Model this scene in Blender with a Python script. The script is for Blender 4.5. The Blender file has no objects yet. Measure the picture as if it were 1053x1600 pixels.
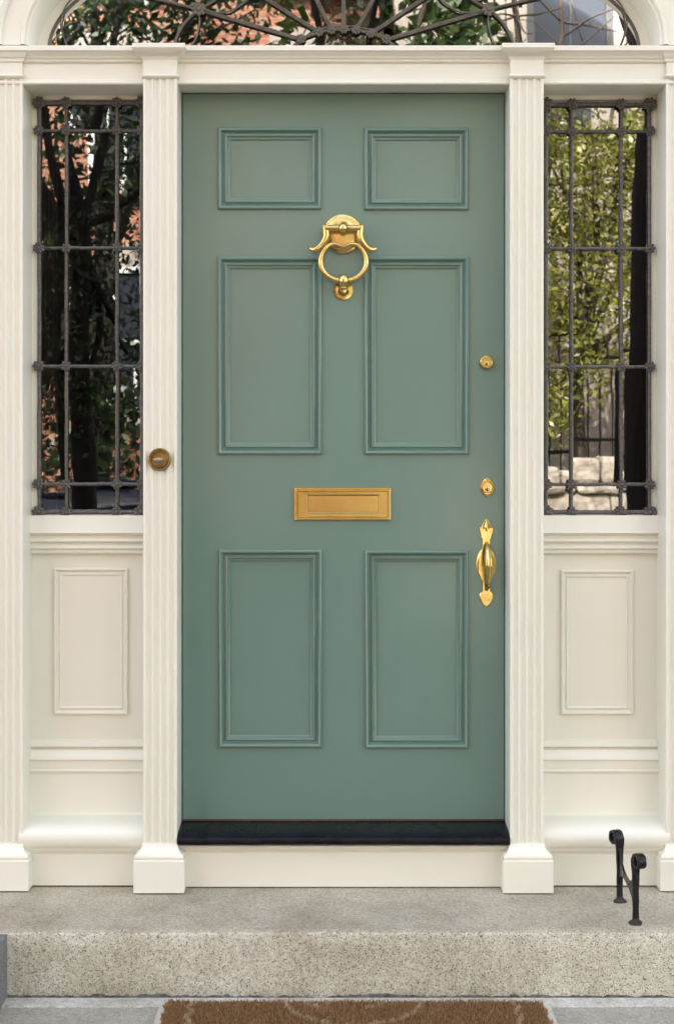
import bpy, bmesh, math, random
import numpy as np
from mathutils import Vector, Matrix, Quaternion
from math import sin, cos, pi, radians, sqrt

random.seed(7)
SC = bpy.context.scene
COL = SC.collection

# ------------------------------------------------------------------ camera, sky, sun, exposure
CAM_D, CAM_H, FPX, CX, EY = 4.3, 1.2168, 2380.5, 526.5, 700.0
cd = bpy.data.cameras.new("camera")
cam = bpy.data.objects.new("camera", cd)
COL.objects.link(cam)
cam.location = (0, -CAM_D, CAM_H)
cam.rotation_euler = (radians(90), 0, 0)
cd.sensor_fit = 'VERTICAL'
cd.sensor_height = 36
cd.lens = FPX / 1600 * 36
cd.shift_y = -(800 - EY) / 1600
cd.clip_start, cd.clip_end = 0.05, 400
cd.dof.use_dof = True
cd.dof.focus_distance = 4.27
cd.dof.aperture_fstop = 8
SC.camera = cam

SUN_EL, SUN_AZ = radians(50), radians(-14)          # the sun stands behind the house
w = bpy.data.worlds.new("World")
SC.world = w
w.use_nodes = True
wn = w.node_tree
bg = wn.nodes['Background']
sky = wn.nodes.new('ShaderNodeTexSky')
sky.sky_type = 'NISHITA'
sky.sun_disc = False
sky.sun_elevation = SUN_EL
sky.sun_rotation = SUN_AZ
sky.air_density = 1.0
sky.dust_density = 3.0
sky.ozone_density = 1.0
hs = wn.nodes.new('ShaderNodeHueSaturation')          # thin high cloud whitens the blue
hs.inputs['Saturation'].default_value = 0.5
wn.links.new(sky.outputs[0], hs.inputs['Color'])
wn.links.new(hs.outputs[0], bg.inputs[0])
bg.inputs[1].default_value = 0.15

sl = bpy.data.lights.new("sun", 'SUN')
sl.energy = 4.2
sl.angle = radians(0.53)
sl.color = (1, .95, .86)
so = bpy.data.objects.new("sun", sl)
COL.objects.link(so)
sdir = Vector((sin(SUN_AZ) * cos(SUN_EL), cos(SUN_AZ) * cos(SUN_EL), sin(SUN_EL)))
so.rotation_euler = sdir.to_track_quat('Z', 'Y').to_euler()
so.location = (0, 10, 20)

SC.view_settings.view_transform = 'Standard'
SC.view_settings.look = 'None'
SC.view_settings.exposure = 2.51
SC.view_settings.gamma = 1
SC.cycles.max_bounces = 10
SC.cycles.transparent_max_bounces = 16

# ------------------------------------------------------------------ measuring: photo pixel at a known depth -> metres
def X(p, y=0.0): return (p - CX) * (CAM_D + y) / FPX
def Z(p, y=0.0): return CAM_H + (EY - p) * (CAM_D + y) / FPX

# ------------------------------------------------------------------ materials
def nodes(name):
    m = bpy.data.materials.new(name)
    m.use_nodes = True
    nt = m.node_tree
    b = nt.nodes['Principled BSDF']
    return m, nt, b

def N(nt, t, **kw):
    n = nt.nodes.new(t)
    for k, v in kw.items():
        if k in n.inputs: n.inputs[k].default_value = v
        else: setattr(n, k, v)
    return n

def ramp(nt, src, stops):
    r = nt.nodes.new('ShaderNodeValToRGB')
    el = r.color_ramp.elements
    el[0].position, el[0].color = stops[0][0], (*stops[0][1], 1)
    el[1].position, el[1].color = stops[-1][0], (*stops[-1][1], 1)
    for p, c in stops[1:-1]:
        e = el.new(p)
        e.color = (*c, 1)
    nt.links.new(src, r.inputs[0])
    return r

def mixc(nt, fac, a, b, mode='MIX'):
    n = nt.nodes.new('ShaderNodeMix')
    n.data_type = 'RGBA'
    n.blend_type = mode
    for sock, v in ((n.inputs[0], fac), (n.inputs[6], a), (n.inputs[7], b)):
        if hasattr(v, 'is_output'): nt.links.new(v, sock)
        elif isinstance(v, (int, float)): sock.default_value = v
        else: sock.default_value = (*v, 1)
    return n.outputs[2]

def simple(name, c1, c2=None, scale=6, rough=.5, metal=0, bump=None, rvar=.0, detail=4, stretch=(1, 1, 1), spec=None, coat=0):
    m, nt, b = nodes(name)
    tc = N(nt, 'ShaderNodeTexCoord')
    mp = N(nt, 'ShaderNodeMapping')
    mp.inputs['Scale'].default_value = stretch
    nt.links.new(tc.outputs['Object'], mp.inputs[0])
    no = N(nt, 'ShaderNodeTexNoise', Scale=scale, Detail=detail)
    nt.links.new(mp.outputs[0], no.inputs['Vector'])
    if c2:
        r = ramp(nt, no.outputs[0], [(.3, c1), (.7, c2)])
        nt.links.new(r.outputs[0], b.inputs['Base Color'])
    else:
        b.inputs['Base Color'].default_value = (*c1, 1)
    b.inputs['Metallic'].default_value = metal
    b.inputs['Roughness'].default_value = rough
    if spec is not None: b.inputs['Specular IOR Level'].default_value = spec
    if coat: b.inputs['Coat Weight'].default_value = coat
    if rvar:
        mr = N(nt, 'ShaderNodeMapRange')
        mr.inputs['From Min'].default_value = .3
        mr.inputs['From Max'].default_value = .7
        mr.inputs['To Min'].default_value = max(.02, rough - rvar)
        mr.inputs['To Max'].default_value = rough + rvar
        nt.links.new(no.outputs[0], mr.inputs[0])
        nt.links.new(mr.outputs[0], b.inputs['Roughness'])
    if bump:
        n2 = N(nt, 'ShaderNodeTexNoise', Scale=bump[0], Detail=3)
        nt.links.new(mp.outputs[0], n2.inputs['Vector'])
        bp = N(nt, 'ShaderNodeBump', Strength=bump[1], Distance=bump[2])
        nt.links.new(n2.outputs[0], bp.inputs['Height'])
        nt.links.new(bp.outputs[0], b.inputs['Normal'])
    return m

def granite(name, dark, mid, light, grain, stain, rough, bumpd):
    m, nt, b = nodes(name)
    tc = N(nt, 'ShaderNodeTexCoord')
    v = N(nt, 'ShaderNodeTexVoronoi', Scale=grain)
    nt.links.new(tc.outputs['Object'], v.inputs['Vector'])
    sx = N(nt, 'ShaderNodeSeparateColor')
    nt.links.new(v.outputs['Color'], sx.inputs[0])
    r = ramp(nt, sx.outputs[0], [(0, dark), (.09, dark), (.17, mid), (.66, mid), (.84, light), (1, light)])
    n1 = N(nt, 'ShaderNodeTexNoise', Scale=3.2, Detail=8, Roughness=.68)
    nt.links.new(tc.outputs['Object'], n1.inputs['Vector'])
    st = ramp(nt, n1.outputs[0], [(.36, stain), (.60, (1, 1, 1))])
    c = mixc(nt, 1.0, r.outputs[0], st.outputs[0], 'MULTIPLY')
    n3 = N(nt, 'ShaderNodeTexNoise', Scale=grain * .22, Detail=5, Roughness=.7)
    nt.links.new(tc.outputs['Object'], n3.inputs['Vector'])
    st2 = ramp(nt, n3.outputs[0], [(.30, (.72, .70, .67)), (.6, (1.06, 1.06, 1.06))])
    c = mixc(nt, 1.0, c, st2.outputs[0], 'MULTIPLY')
    nt.links.new(c, b.inputs['Base Color'])
    b.inputs['Roughness'].default_value = rough
    n2 = N(nt, 'ShaderNodeTexNoise', Scale=grain * .5, Detail=4, Roughness=.7)
    nt.links.new(tc.outputs['Object'], n2.inputs['Vector'])
    bp = N(nt, 'ShaderNodeBump', Strength=.7, Distance=bumpd)
    nt.links.new(n2.outputs[0], bp.inputs['Height'])
    nt.links.new(bp.outputs[0], b.inputs['Normal'])
    return m

def brickmat(name, c1, c2, mortar, scale=1.0):
    m, nt, b = nodes(name)
    tc = N(nt, 'ShaderNodeTexCoord')
    s = N(nt, 'ShaderNodeSeparateXYZ')
    nt.links.new(tc.outputs['Object'], s.inputs[0])
    cmb = N(nt, 'ShaderNodeCombineXYZ')
    nt.links.new(s.outputs[0], cmb.inputs[0])
    nt.links.new(s.outputs[2], cmb.inputs[1])
    br = N(nt, 'ShaderNodeTexBrick')
    br.inputs['Scale'].default_value = scale
    br.inputs['Brick Width'].default_value = .21
    br.inputs['Row Height'].default_value = .072
    br.inputs['Mortar Size'].default_value = .0062
    br.inputs['Color1'].default_value = (*c1, 1)
    br.inputs['Color2'].default_value = (*c2, 1)
    br.inputs['Mortar'].default_value = (*mortar, 1)
    nt.links.new(cmb.outputs[0], br.inputs['Vector'])
    n1 = N(nt, 'ShaderNodeTexNoise', Scale=1.4, Detail=5)
    nt.links.new(tc.outputs['Object'], n1.inputs['Vector'])
    st = ramp(nt, n1.outputs[0], [(.3, (.75, .75, .75)), (.65, (1, 1, 1))])
    c = mixc(nt, 1.0, br.outputs[0], st.outputs[0], 'MULTIPLY')
    nt.links.new(c, b.inputs['Base Color'])
    b.inputs['Roughness'].default_value = .85
    return m

def leafmat(name, cols):
    m, nt, b = nodes(name)
    nt.nodes.remove(b)
    g = N(nt, 'ShaderNodeNewGeometry')
    n = len(cols)
    r = ramp(nt, g.outputs['Random Per Island'], [(i / (n - 1), c) for i, c in enumerate(cols)])
    d = N(nt, 'ShaderNodeBsdfDiffuse')
    t = N(nt, 'ShaderNodeBsdfTranslucent')
    gl = N(nt, 'ShaderNodeBsdfGlossy', Roughness=.4)
    mx = N(nt, 'ShaderNodeMixShader')
    mx.inputs[0].default_value = .5
    m2 = N(nt, 'ShaderNodeMixShader')
    m2.inputs[0].default_value = .05
    nt.links.new(r.outputs[0], d.inputs[0])
    nt.links.new(r.outputs[0], t.inputs[0])
    nt.links.new(d.outputs[0], mx.inputs[1])
    nt.links.new(t.outputs[0], mx.inputs[2])
    nt.links.new(mx.outputs[0], m2.inputs[1])
    nt.links.new(gl.outputs[0], m2.inputs[2])
    nt.links.new(m2.outputs[0], nt.nodes['Material Output'].inputs[0])
    return m

def glassmat(name, ior, tint):
    m, nt, b = nodes(name)
    nt.nodes.remove(b)
    f = N(nt, 'ShaderNodeFresnel', IOR=ior)
    t = N(nt, 'ShaderNodeBsdfTransparent')
    t.inputs[0].default_value = (*tint, 1)
    g = N(nt, 'ShaderNodeBsdfGlossy', Roughness=.0)
    tc = N(nt, 'ShaderNodeTexCoord')
    n1 = N(nt, 'ShaderNodeTexNoise', Scale=9, Detail=1)
    nt.links.new(tc.outputs['Object'], n1.inputs['Vector'])
    bp = N(nt, 'ShaderNodeBump', Strength=.03, Distance=.0025)
    nt.links.new(n1.outputs[0], bp.inputs['Height'])
    nt.links.new(bp.outputs[0], g.inputs['Normal'])
    mx = N(nt, 'ShaderNodeMixShader')
    nt.links.new(f.outputs[0], mx.inputs[0])
    nt.links.new(t.outputs[0], mx.inputs[1])
    nt.links.new(g.outputs[0], mx.inputs[2])
    nt.links.new(mx.outputs[0], nt.nodes['Material Output'].inputs[0])
    return m

CREAM = simple("cream_paint", (.735, .718, .61), (.765, .748, .635), 2.2, .36, bump=(40, .10, .0008), rvar=.04)
GREEN = simple("green_paint", (.122, .205, .165), (.132, .219, .176), 2.0, .32, bump=(45, .06, .0006), rvar=.04, coat=.45)
GREEN.node_tree.nodes['Principled BSDF'].inputs['Coat Roughness'].default_value = .12
BRASS = simple("polished_brass", (.58, .43, .155), (.72, .55, .22), 22, .18, 1, bump=(90, .12, .001), rvar=.07)
BRASS_OLD = simple("aged_brass", (.22, .15, .05), (.36, .25, .085), 40, .32, 1, bump=(120, .2, .001), rvar=.08)
BRASS_SLOT = simple("worn_brass", (.60, .445, .15), (.67, .505, .18), 14, .24, 1, bump=(30, .05, .001), rvar=.02)
DARKHOLE = simple("dark_recess", (.012, .01, .008), None, rough=.7)
PEWTER = simple("dull_pewter", (.27, .25, .22), (.36, .335, .30), 60, .5, .2)
GRILLE = simple("cast_lead_grey", (.072, .068, .060), (.155, .147, .132), 90, .5, .3, bump=(160, .9, .002))
IRONTRACE = simple("painted_cast_iron", (.085, .074, .056), (.16, .14, .105), 70, .5, .25, bump=(120, .5, .002))
BLACKIRON = simple("black_wrought_iron", (.005, .005, .005), (.012, .011, .011), 50, .33, 0, spec=.3, bump=(70, .8, .002), rvar=.1)
RUST = simple("rusty_iron", (.012, .010, .008), (.045, .034, .024), 80, .8, bump=(120, .8, .002))
BLACKSILL = simple("black_gloss_paint", (.004, .004, .006), (.009, .009, .012), 14, .27, bump=(40, .3, .002), rvar=.06, spec=.14)
WOODSTRIP = simple("oak_strip", (.07, .04, .022), (.14, .075, .035), 30, .6, stretch=(.1, 1, 1))
STONE_R = granite("granite_rough", (.22, .205, .16), (.60, .575, .465), (.74, .71, .60), 400, (.74, .71, .64), .85, .004)
STONE_T = granite("granite_worn", (.26, .23, .17), (.485, .435, .33), (.57, .52, .41), 400, (.66, .64, .60), .8, .0015)
STONE_D = granite("granite_dark", (.11, .11, .105), (.20, .20, .19), (.29, .29, .28), 330, (.7, .7, .7), .9, .003)
SLAB = granite("slab_grey", (.28, .26, .21), (.41, .39, .32), (.48, .46, .39), 420, (.82, .82, .82), .9, .002)
MORTAR = granite("mortar_pale", (.44, .42, .37), (.58, .565, .51), (.66, .64, .59), 260, (.70, .68, .62), .95, .003)
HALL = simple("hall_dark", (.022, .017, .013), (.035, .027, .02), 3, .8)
CURTAIN = simple("curtain_brown", (.085, .055, .040), (.11, .075, .055), 5, .9)
COIR = leafmat("coir_fibre", [(.20, .115, .05), (.40, .24, .11), (.56, .36, .185)])
COIR_P = leafmat("coir_pale", [(.45, .33, .20), (.62, .49, .33), (.74, .61, .44)])
COIRBASE = simple("mat_backing", (.50, .45, .36), (.60, .55, .45), 120, .9, bump=(300, .5, .002))
PANE = glassmat("old_window_glass", 3.2, (.86, .86, .84))
BRICK_H = brickmat("house_brick", (.25, .085, .05), (.33, .12, .07), (.35, .32, .28))
BRICK_R = brickmat("red_brick", (.37, .135, .075), (.48, .19, .11), (.45, .36, .28))
PALE = simple("pale_stone", (.42, .36, .30), (.50, .44, .375), 1.2, .85)
COPING = simple("pale_coping", (.24, .19, .14), (.66, .60, .50), 9, .9, bump=(14, 1, .03), detail=8)
WHITEP = simple("white_paint", (.78, .78, .76), None, rough=.5)
DARKGLASS = simple("dark_window_glass", (.035, .04, .05), None, rough=.08)
ROOF = simple("slate_roof", (.06, .06, .065), (.09, .09, .095), 4, .7)
ASPH = simple("asphalt", (.045, .045, .047), (.06, .06, .06), 8, .9)
WALKB = brickmat("walk_brick", (.26, .12, .08), (.34, .17, .12), (.25, .22, .19))
WALKC = simple("walk_concrete", (.20, .185, .16), (.25, .235, .205), 3, .9)
GRIT_SHADE = simple("grit_painted_shade", (.035, .032, .024), (.16, .145, .115), 70, .95, bump=(200, .8, .003), detail=8)
SOIL = simple("soil", (.07, .05, .035), (.11, .08, .055), 5, .95)
BARK = simple("bark", (.050, .038, .028), (.11, .085, .065), 9, .9, bump=(25, 1, .02), stretch=(1, 1, .2))
BARK_D = simple("bark_dark", (.014, .011, .009), (.03, .024, .02), 9, .9, bump=(25, 1, .02), stretch=(1, 1, .2))
LEAF_D = leafmat("leaves_dark", [(.012, .025, .008), (.025, .05, .014), (.045, .085, .02)])
LEAF_Y = leafmat("leaves_spring", [(.09, .12, .02), (.24, .27, .04), (.40, .40, .07), (.52, .48, .14)])
LEAF_G = leafmat("leaves_green", [(.03, .06, .015), (.07, .12, .03), (.13, .19, .055)])
CARPAINT = simple("car_paint_navy", (.022, .028, .05), None, rough=.18, coat=1)
TYRE = simple("tyre_rubber", (.02, .02, .02), None, rough=.85)
RIM = simple("wheel_alloy", (.45, .45, .47), None, rough=.3, metal=1)
LAMPGLASS = simple("headlamp_glass", (.7, .72, .75), None, rough=.1)
REDLEAF = simple("red_leaf", (.35, .07, .03), (.42, .13, .05), 60, .6)
OLDLEAF = simple("tan_leaf", (.30, .17, .07), (.38, .24, .11), 60, .7)

# ------------------------------------------------------------------ mesh helpers
ORG = {}

def empty(name, loc, label=None, cat=None, group=None, kind=None):
    o = bpy.data.objects.new(name, None)
    COL.objects.link(o)
    o.location = loc
    o.empty_display_size = .05
    ORG[o] = Vector(loc)
    tag(o, label, cat, group, kind)
    return o

def tag(o, label=None, cat=None, group=None, kind=None):
    for k, v in (('label', label), ('category', cat), ('group', group), ('kind', kind)):
        if v: o[k] = v
    return o

class MB:
    """collects shapes in world metres; build() links them as one mesh object"""
    def __init__(s): s.v, s.f, s.mi = [], [], []
    def add(s, vs, fs, mi=0):
        o = len(s.v)
        s.v += [tuple(p) for p in vs]
        s.f += [tuple(i + o for i in f) for f in fs]
        s.mi += [mi] * len(fs)
        return s
    def box(s, x0, x1, y0, y1, z0, z1, bev=0, mi=0):
        bm = bmesh.new()
        bmesh.ops.create_cube(bm, size=1)
        for q in bm.verts:
            q.co = Vector((x0 + (q.co.x + .5) * (x1 - x0), y0 + (q.co.y + .5) * (y1 - y0), z0 + (q.co.z + .5) * (z1 - z0)))
        if bev:
            bmesh.ops.bevel(bm, geom=list(bm.edges), offset=bev, segments=2, profile=.5, affect='EDGES')
        bm.verts.index_update()
        s.add([q.co for q in bm.verts], [[q.index for q in f.verts] for f in bm.faces], mi)
        bm.free()
        return s
    def loops(s, rings, close=True, cap0=False, cap1=False, mi=0):
        n = len(rings[0])
        vs = [p for r in rings for p in r]
        fs = []
        for i in range(len(rings) - 1):
            for j in range(n if close else n - 1):
                k = (j + 1) % n
                fs.append((i * n + j, i * n + k, (i + 1) * n + k, (i + 1) * n + j))
        if cap0: fs.append(tuple(range(n))[::-1])
        if cap1: fs.append(tuple((len(rings) - 1) * n + j for j in range(n)))
        return s.add(vs, fs, mi)
    def prism(s, pts, axis, t0, t1, mi=0):
        def P(a, b, t): return {'x': (t, a, b), 'y': (a, t, b), 'z': (a, b, t)}[axis]
        return s.loops([[P(a, b, t0) for a, b in pts], [P(a, b, t1) for a, b in pts]], True, True, True, mi)
    def tube(s, path, rad, seg=8, flat=None, caps=True, mi=0):
        path = [Vector(p) for p in path]
        n = len(path)
        rads = [rad] * n if isinstance(rad, (int, float)) else list(rad)
        rings = []
        up = None
        for i, p in enumerate(path):
            t = (path[min(i + 1, n - 1)] - path[max(i - 1, 0)]).normalized()
            if up is None:
                up = Vector((0, 1, 0)) if abs(t.y) < .9 else Vector((1, 0, 0))
            a = (up - t * up.dot(t)).normalized()
            up = a
            b = t.cross(a)
            ra, rb = rads[i], rads[i]
            if flat: ra, rb = rads[i] * flat[0], rads[i] * flat[1]
            rings.append([p + a * (ra * cos(2 * pi * k / seg)) + b * (rb * sin(2 * pi * k / seg)) for k in range(seg)])
        return s.loops(rings, True, caps, caps, mi)
    def lathe(s, cx, cz, prof, seg=40, sx=1, sz=1, mi=0):
        """turned about an axis along y through (cx, cz); prof = [(radius, y)] from rim to centre"""
        rings = [[(cx + r * sx * cos(2 * pi * k / seg), y, cz + r * sz * sin(2 * pi * k / seg)) for k in range(seg)] for r, y in prof]
        return s.loops(rings, True, False, True, mi)
    def ball(s, c, rx, ry, rz, seg=16, rg=10, mi=0):
        rings = []
        for i in range(1, rg):
            a = pi * i / rg
            rings.append([(c[0] + rx * sin(a) * cos(2 * pi * k / seg), c[1] + ry * sin(a) * sin(2 * pi * k / seg), c[2] + rz * cos(a)) for k in range(seg)])
        return s.loops(rings, True, True, True, mi)
    def frame(s, x0, x1, z0, z1, prof, fill=False, mi=0):
        """mitred moulding: prof = [(inset, y)]"""
        rings = [[(x0 + t, y, z0 + t), (x1 - t, y, z0 + t), (x1 - t, y, z1 - t), (x0 + t, y, z1 - t)] for t, y in prof]
        return s.loops(rings, True, False, fill, mi)
    def build(s, name, mat, parent=None, label=None, smooth=None, fixn=True):
        org = ORG[parent] if parent is not None else Vector((0, 0, 0))
        me = bpy.data.meshes.new(name)
        v = np.array(s.v, dtype=float) - np.array(org)
        me.from_pydata(v.tolist(), [], s.f)
        for m in (mat if isinstance(mat, (list, tuple)) else [mat]): me.materials.append(m)
        if any(s.mi): me.polygons.foreach_set('material_index', s.mi)
        if fixn:
            bm = bmesh.new()
            bm.from_mesh(me)
            bmesh.ops.recalc_face_normals(bm, faces=bm.faces)
            bm.to_mesh(me)
            bm.free()
        if smooth:
            me.shade_smooth()
            me.set_sharp_from_angle(angle=radians(smooth))
        me.update()
        o = bpy.data.objects.new(name, me)
        COL.objects.link(o)
        if parent is not None: o.parent = parent
        ORG[o] = org
        if label: o['label'] = label
        return o

def struct(name, mb, mat, **kw):
    return tag(mb.build(name, mat, **kw), kind='structure')

def bez(p0, p1, p2, p3, n=14):
    p0, p1, p2, p3 = map(Vector, (p0, p1, p2, p3))
    return [p0 * (1 - t) ** 3 + p1 * 3 * t * (1 - t) ** 2 + p2 * 3 * t * t * (1 - t) + p3 * t ** 3 for t in [i / n for i in range(n + 1)]]

def smooth_path(pts, n=10):
    """Catmull-Rom through the points"""
    P = [Vector(p) for p in pts]
    P = [P[0] * 2 - P[1]] + P + [P[-1] * 2 - P[-2]]
    out = []
    for i in range(1, len(P) - 2):
        a, b, c, d = P[i - 1:i + 3]
        for k in range(n):
            t = k / n
            out.append(.5 * ((2 * b) + (c - a) * t + (2 * a - 5 * b + 4 * c - d) * t * t + (3 * b - a - 3 * c + d) * t ** 3))
    out.append(P[-2])
    return out

# ================================================================== GROUND
Z_LAND, Z_WALK, Z_ROAD = -.164, -.30, -.42
struct("ground", MB().box(-120, 120, -160, 60, -1.2, -.60), SOIL)
struct("pavement", MB().box(-40, 40, -5.3, -1.45, -.56, Z_WALK), WALKC)
g = MB()
g.box(-40, 40, -5.45, -5.302, -.57, Z_WALK + .004, .01)
struct("kerb", g, STONE_T)
struct("road", MB().box(-40, 40, -10.55, -5.452, -.58, Z_ROAD), ASPH)
struct("kerb", MB().box(-40, 40, -10.7, -10.552, -.57, Z_WALK, .01), STONE_T)
struct("pavement", MB().box(-40, 40, -12.6, -10.702, -.56, Z_WALK - .004), WALKC)
struct("front_garden", MB().box(-40, 40, -15.99, -12.602, -.56, Z_WALK + .03), SOIL)

def slab_bm(x0, x1, y0, y1, z0, z1, jit=.0015, seed=1, segs=120):
    """a stone slab whose front and back edges wander a little"""
    rnd = random.Random(seed)
    rings = []
    a = b = 0
    for i in range(segs + 1):
        x = x0 + (x1 - x0) * i / segs
        a = a * .8 + rnd.uniform(-jit, jit)
        b = b * .8 + rnd.uniform(-jit, jit)
        rings.append([(x, y0 + a, z0), (x, y0 + a, z1 - .004 + b * .4), (x, y0 + a + .004, z1), (x, y1, z1), (x, y1, z0)])
    return MB().loops(rings, True, True, True)

landing = slab_bm(-1.5, 1.6, -1.44, -.533, -.55, Z_LAND - .003, .002, 3)
o = landing.build("landing_slab", SLAB)
tag(o, kind='structure')
o = slab_bm(-1.5, 1.6, -.530, -.4735, -.55, Z_LAND, .0022, 5).build("landing_joint", MORTAR)
tag(o, kind='structure')

# ================================================================== STONE STEP
def step():
    rnd = random.Random(11)
    segs = 420
    x0, x1, yf = -1.6, 1.9, -.463
    rings, a, b, c = [], 0, 0, 0
    for i in range(segs + 1):
        x = x0 + (x1 - x0) * i / segs
        a = a * .72 + rnd.uniform(-.0017, .0017)
        b = b * .7 + rnd.uniform(-.0016, .0016)
        c = c * .8 + rnd.uniform(-.0016, .0016)
        if i in (0, segs): dy = .01
        else: dy = 0
        rings.append([(x, yf + a + dy, -.1635 + c * .4), (x, yf + a * .8 + dy, -.158), (x, yf + a + dy, -.10), (x, yf + b + dy, -.05), (x, yf + b * 1.2 + dy, -.012 + c),
                      (x, yf + .003 + b, -.005 + c * .5), (x, yf + .010 + a, -.0012), (x, yf + .03, 0), (x, -.2, 0), (x, .3, 0), (x, .3, -.4), (x, yf + .004, -.4)])
    m = MB().loops(rings, True, True, True)
    n = len(rings[0])
    mi = []
    for f in range(len(m.f)):
        j = f % n
        mi.append(1 if f < segs * n and j in (5, 6, 7, 8) else 0)
    m.mi = mi
    o = m.build("stone_step", [STONE_R, STONE_T], smooth=50)
    tag(o, "long grey granite doorstep with coarse speckled front under the cream door surround", "step")
step()
ck = slab_bm(-1.25, -.8285, -1.25, -.468, -.5, -.006, .0015, 9, 30)
tag(ck.build("cheek_stone", STONE_D), "dark grey granite side block at the left end of the doorstep", "stone block")

# ================================================================== DOOR SURROUND
SUR = empty("door_surround", (0, 0, 0), "cream painted wooden doorway surround with fluted pilasters, cornice and panelled sides", "door surround")
YP = -.12
IL0, IL1 = X(224, YP), X(277, YP)          # inner pilaster, left one
IR0, IR1 = .474, X(849, YP)
OL1, OR0 = X(36, -.10), X(1040, -.10)
WP = IL1 - IL0
OL0, OR1 = OL1 - WP, OR0 + WP
Z_SOF = 2.2193

def shaft_profile(x0, x1, yf, yb, nf=4):
    pitch = (x1 - x0 - .010) / nf
    fl = pitch * .74
    pts = [(x0, yb), (x0, yf + .001), (x0 + .001, yf)]
    for k in range(nf):
        c = x0 + .005 + pitch * (k + .5)
        for j in range(9):
            a = pi * j / 8
            pts.append((c - cos(a) * fl / 2, yf + sin(a) * .0062))
    pts += [(x1 - .001, yf), (x1, yf + .001), (x1, yb)]
    return pts

def stack(mb, xc, secs, yb):
    """stacked rectangular mouldings: secs = [(z, half width, front y)]"""
    rings = [[(xc - h, y, z), (xc + h, y, z), (xc + h, yb, z), (xc - h, yb, z)] for z, h, y in secs]
    mb.loops(rings, True, True, True)

def pilaster(x0, x1, yf, inner):
    xc, h = (x0 + x1) / 2, (x1 - x0) / 2
    zc = Z(119, yf)
    zb = Z(1326, yf)
    p = MB().prism(shaft_profile(x0, x1, yf, .07), 'z', zb, zc).build("pilaster", CREAM, SUR)
    c = MB()
    F = lambda px: px / 570.0
    if inner:
        secs = [(123, h - .001, 0), (121.5, h + .002, .003), (119.5, h + .0045, .007), (118, h + .0055, .008), (117, h + .0055, .008), (116, h + .001, .004), (115.5, h - .0005, .003),
                (93, h - .0005, .003), (91.5, h + .003, .005), (90, h + .004, .006), (88.5, h + .005, .007), (86, h + .008, .012), (83, h + .014, .020), (79, h + .020, .028), (76, h + .0225, .032), (74.5, h + .0228, .033),
                (74, h + .0255, .036), (68, h + .0255, .036), (67, h + .0245, .035)]
    else:
        secs = [(123, h - .001, 0), (121.5, h + .002, .003), (119.5, h + .0045, .007), (118, h + .0055, .008), (117, h + .0055, .008), (116, h + .001, .004), (115.5, h - .0005, .003),
                (97, h - .0005, .003), (96, h + .004, .007), (91, h + .005, .008), (90, h + .007, .011), (87, h + .010, .014), (82, h + .013, .018), (79, h + .014, .020), (78, h + .017, .024), (73, h + .017, .024), (72, h + .016, .023)]
    stack(c, xc, [(Z(py, yf - dy), hw, yf - dy) for py, hw, dy in secs], .06)
    c.build("capital", CREAM, p)
    b = MB()
    zt = Z(1345, yf - .03)
    stack(b, xc, [(.004, h + .0225, yf - .03), (zt - .003, h + .0225, yf - .03), (zt - .0005, h + .0215, yf - .029), (zt + .0012, h + .0185, yf - .026), (zt + .0030, h + .0200, yf - .0275), (zt + .008, h + .0203, yf - .028), (zt + .0125, h + .0190, yf - .0265), (zt + .0150, h + .0160, yf - .0235), (zt + .0158, h + .0135, yf - .0205), (zt + .019, h + .0095, yf - .0155), (zt + .024, h + .0060, yf - .0105), (zt + .030, h + .0035, yf - .0065), (zt + .036, h + .002, yf - .004), (zt + .040, h + .001, yf - .0025)], .065)
    b.build("plinth", CREAM, p)
pilaster(IL0, IL1, YP, True)
pilaster(IR0, IR1, YP, True)
pilaster(OL0, OL1, -.10, False)
pilaster(OR0, OR1, -.10, False)

# entablature: profile (py, y) from soffit up
ent = [(None, -.095), (126.5, -.095), (126, -.097), (125, -.0985), (124.5, -.090)]
pr = [(.09, Z_SOF), (-.097, Z_SOF), (-.100, Z_SOF + .002), (-.101, Z_SOF + .005), (-.100, Z_SOF + .008), (-.097, Z_SOF + .0095), (-.095, Z_SOF + .0100), (-.095, Z_SOF + .013)]
pr += [(-.0925, Z(124, -.093)), (-.0925, Z(98.5, -.093)), (-.097, Z(98, -.097)), (-.1005, Z(96, -.10)), (-.1015, Z(94, -.10)), (-.1005, Z(92.2, -.10)), (-.1045, Z(91.6, -.104)), (-.106, Z(90, -.106)), (-.109, Z(87, -.109)),
       (-.114, Z(84, -.114)), (-.117, Z(81.5, -.117)), (-.118, Z(80, -.118)), (-.1225, Z(79.4, -.122)), (-.1235, Z(78.5, -.123)), (-.1235, Z(72, -.123)), (-.1225, Z(71, -.123)), (.09, Z(71, -.123) + .004)]
MB().prism(pr, 'x', OL0 - .05, OR1 + .05).build("entablature", CREAM, SUR)

# arch casing round the fanlight
AC = X(537.5, .03)
AZ = Z(77, .03)
AA, AB = .842, .335
def ell(da, n=72, z0=None):
    pts = [(AC + AA + da, AZ - .022)]
    for i in range(n + 1):
        t = pi * i / n
        pts.append((AC + (AA + da) * cos(t), AZ + (AB + da) * sin(t)))
    return pts + [(AC - AA - da, AZ - .022)]
arch = MB()
prof = [(.000, .050), (.000, .030), (.026, .030), (.0265, -.094), (.028, -.098), (.031, -.0995), (.0355, -.099), (.036, -.104), (.040, -.107), (.046, -.107), (.049, -.103), (.050, -.100),
        (.099, -.100), (.100, -.106), (.106, -.112), (.116, -.114), (.124, -.110), (.127, -.102), (.19, -.102)]
arch.loops([[(x, y, z) for x, z in ell(d)] for d, y in prof], False)
arch.build("arch_casing", CREAM, SUR, smooth=35)

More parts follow.
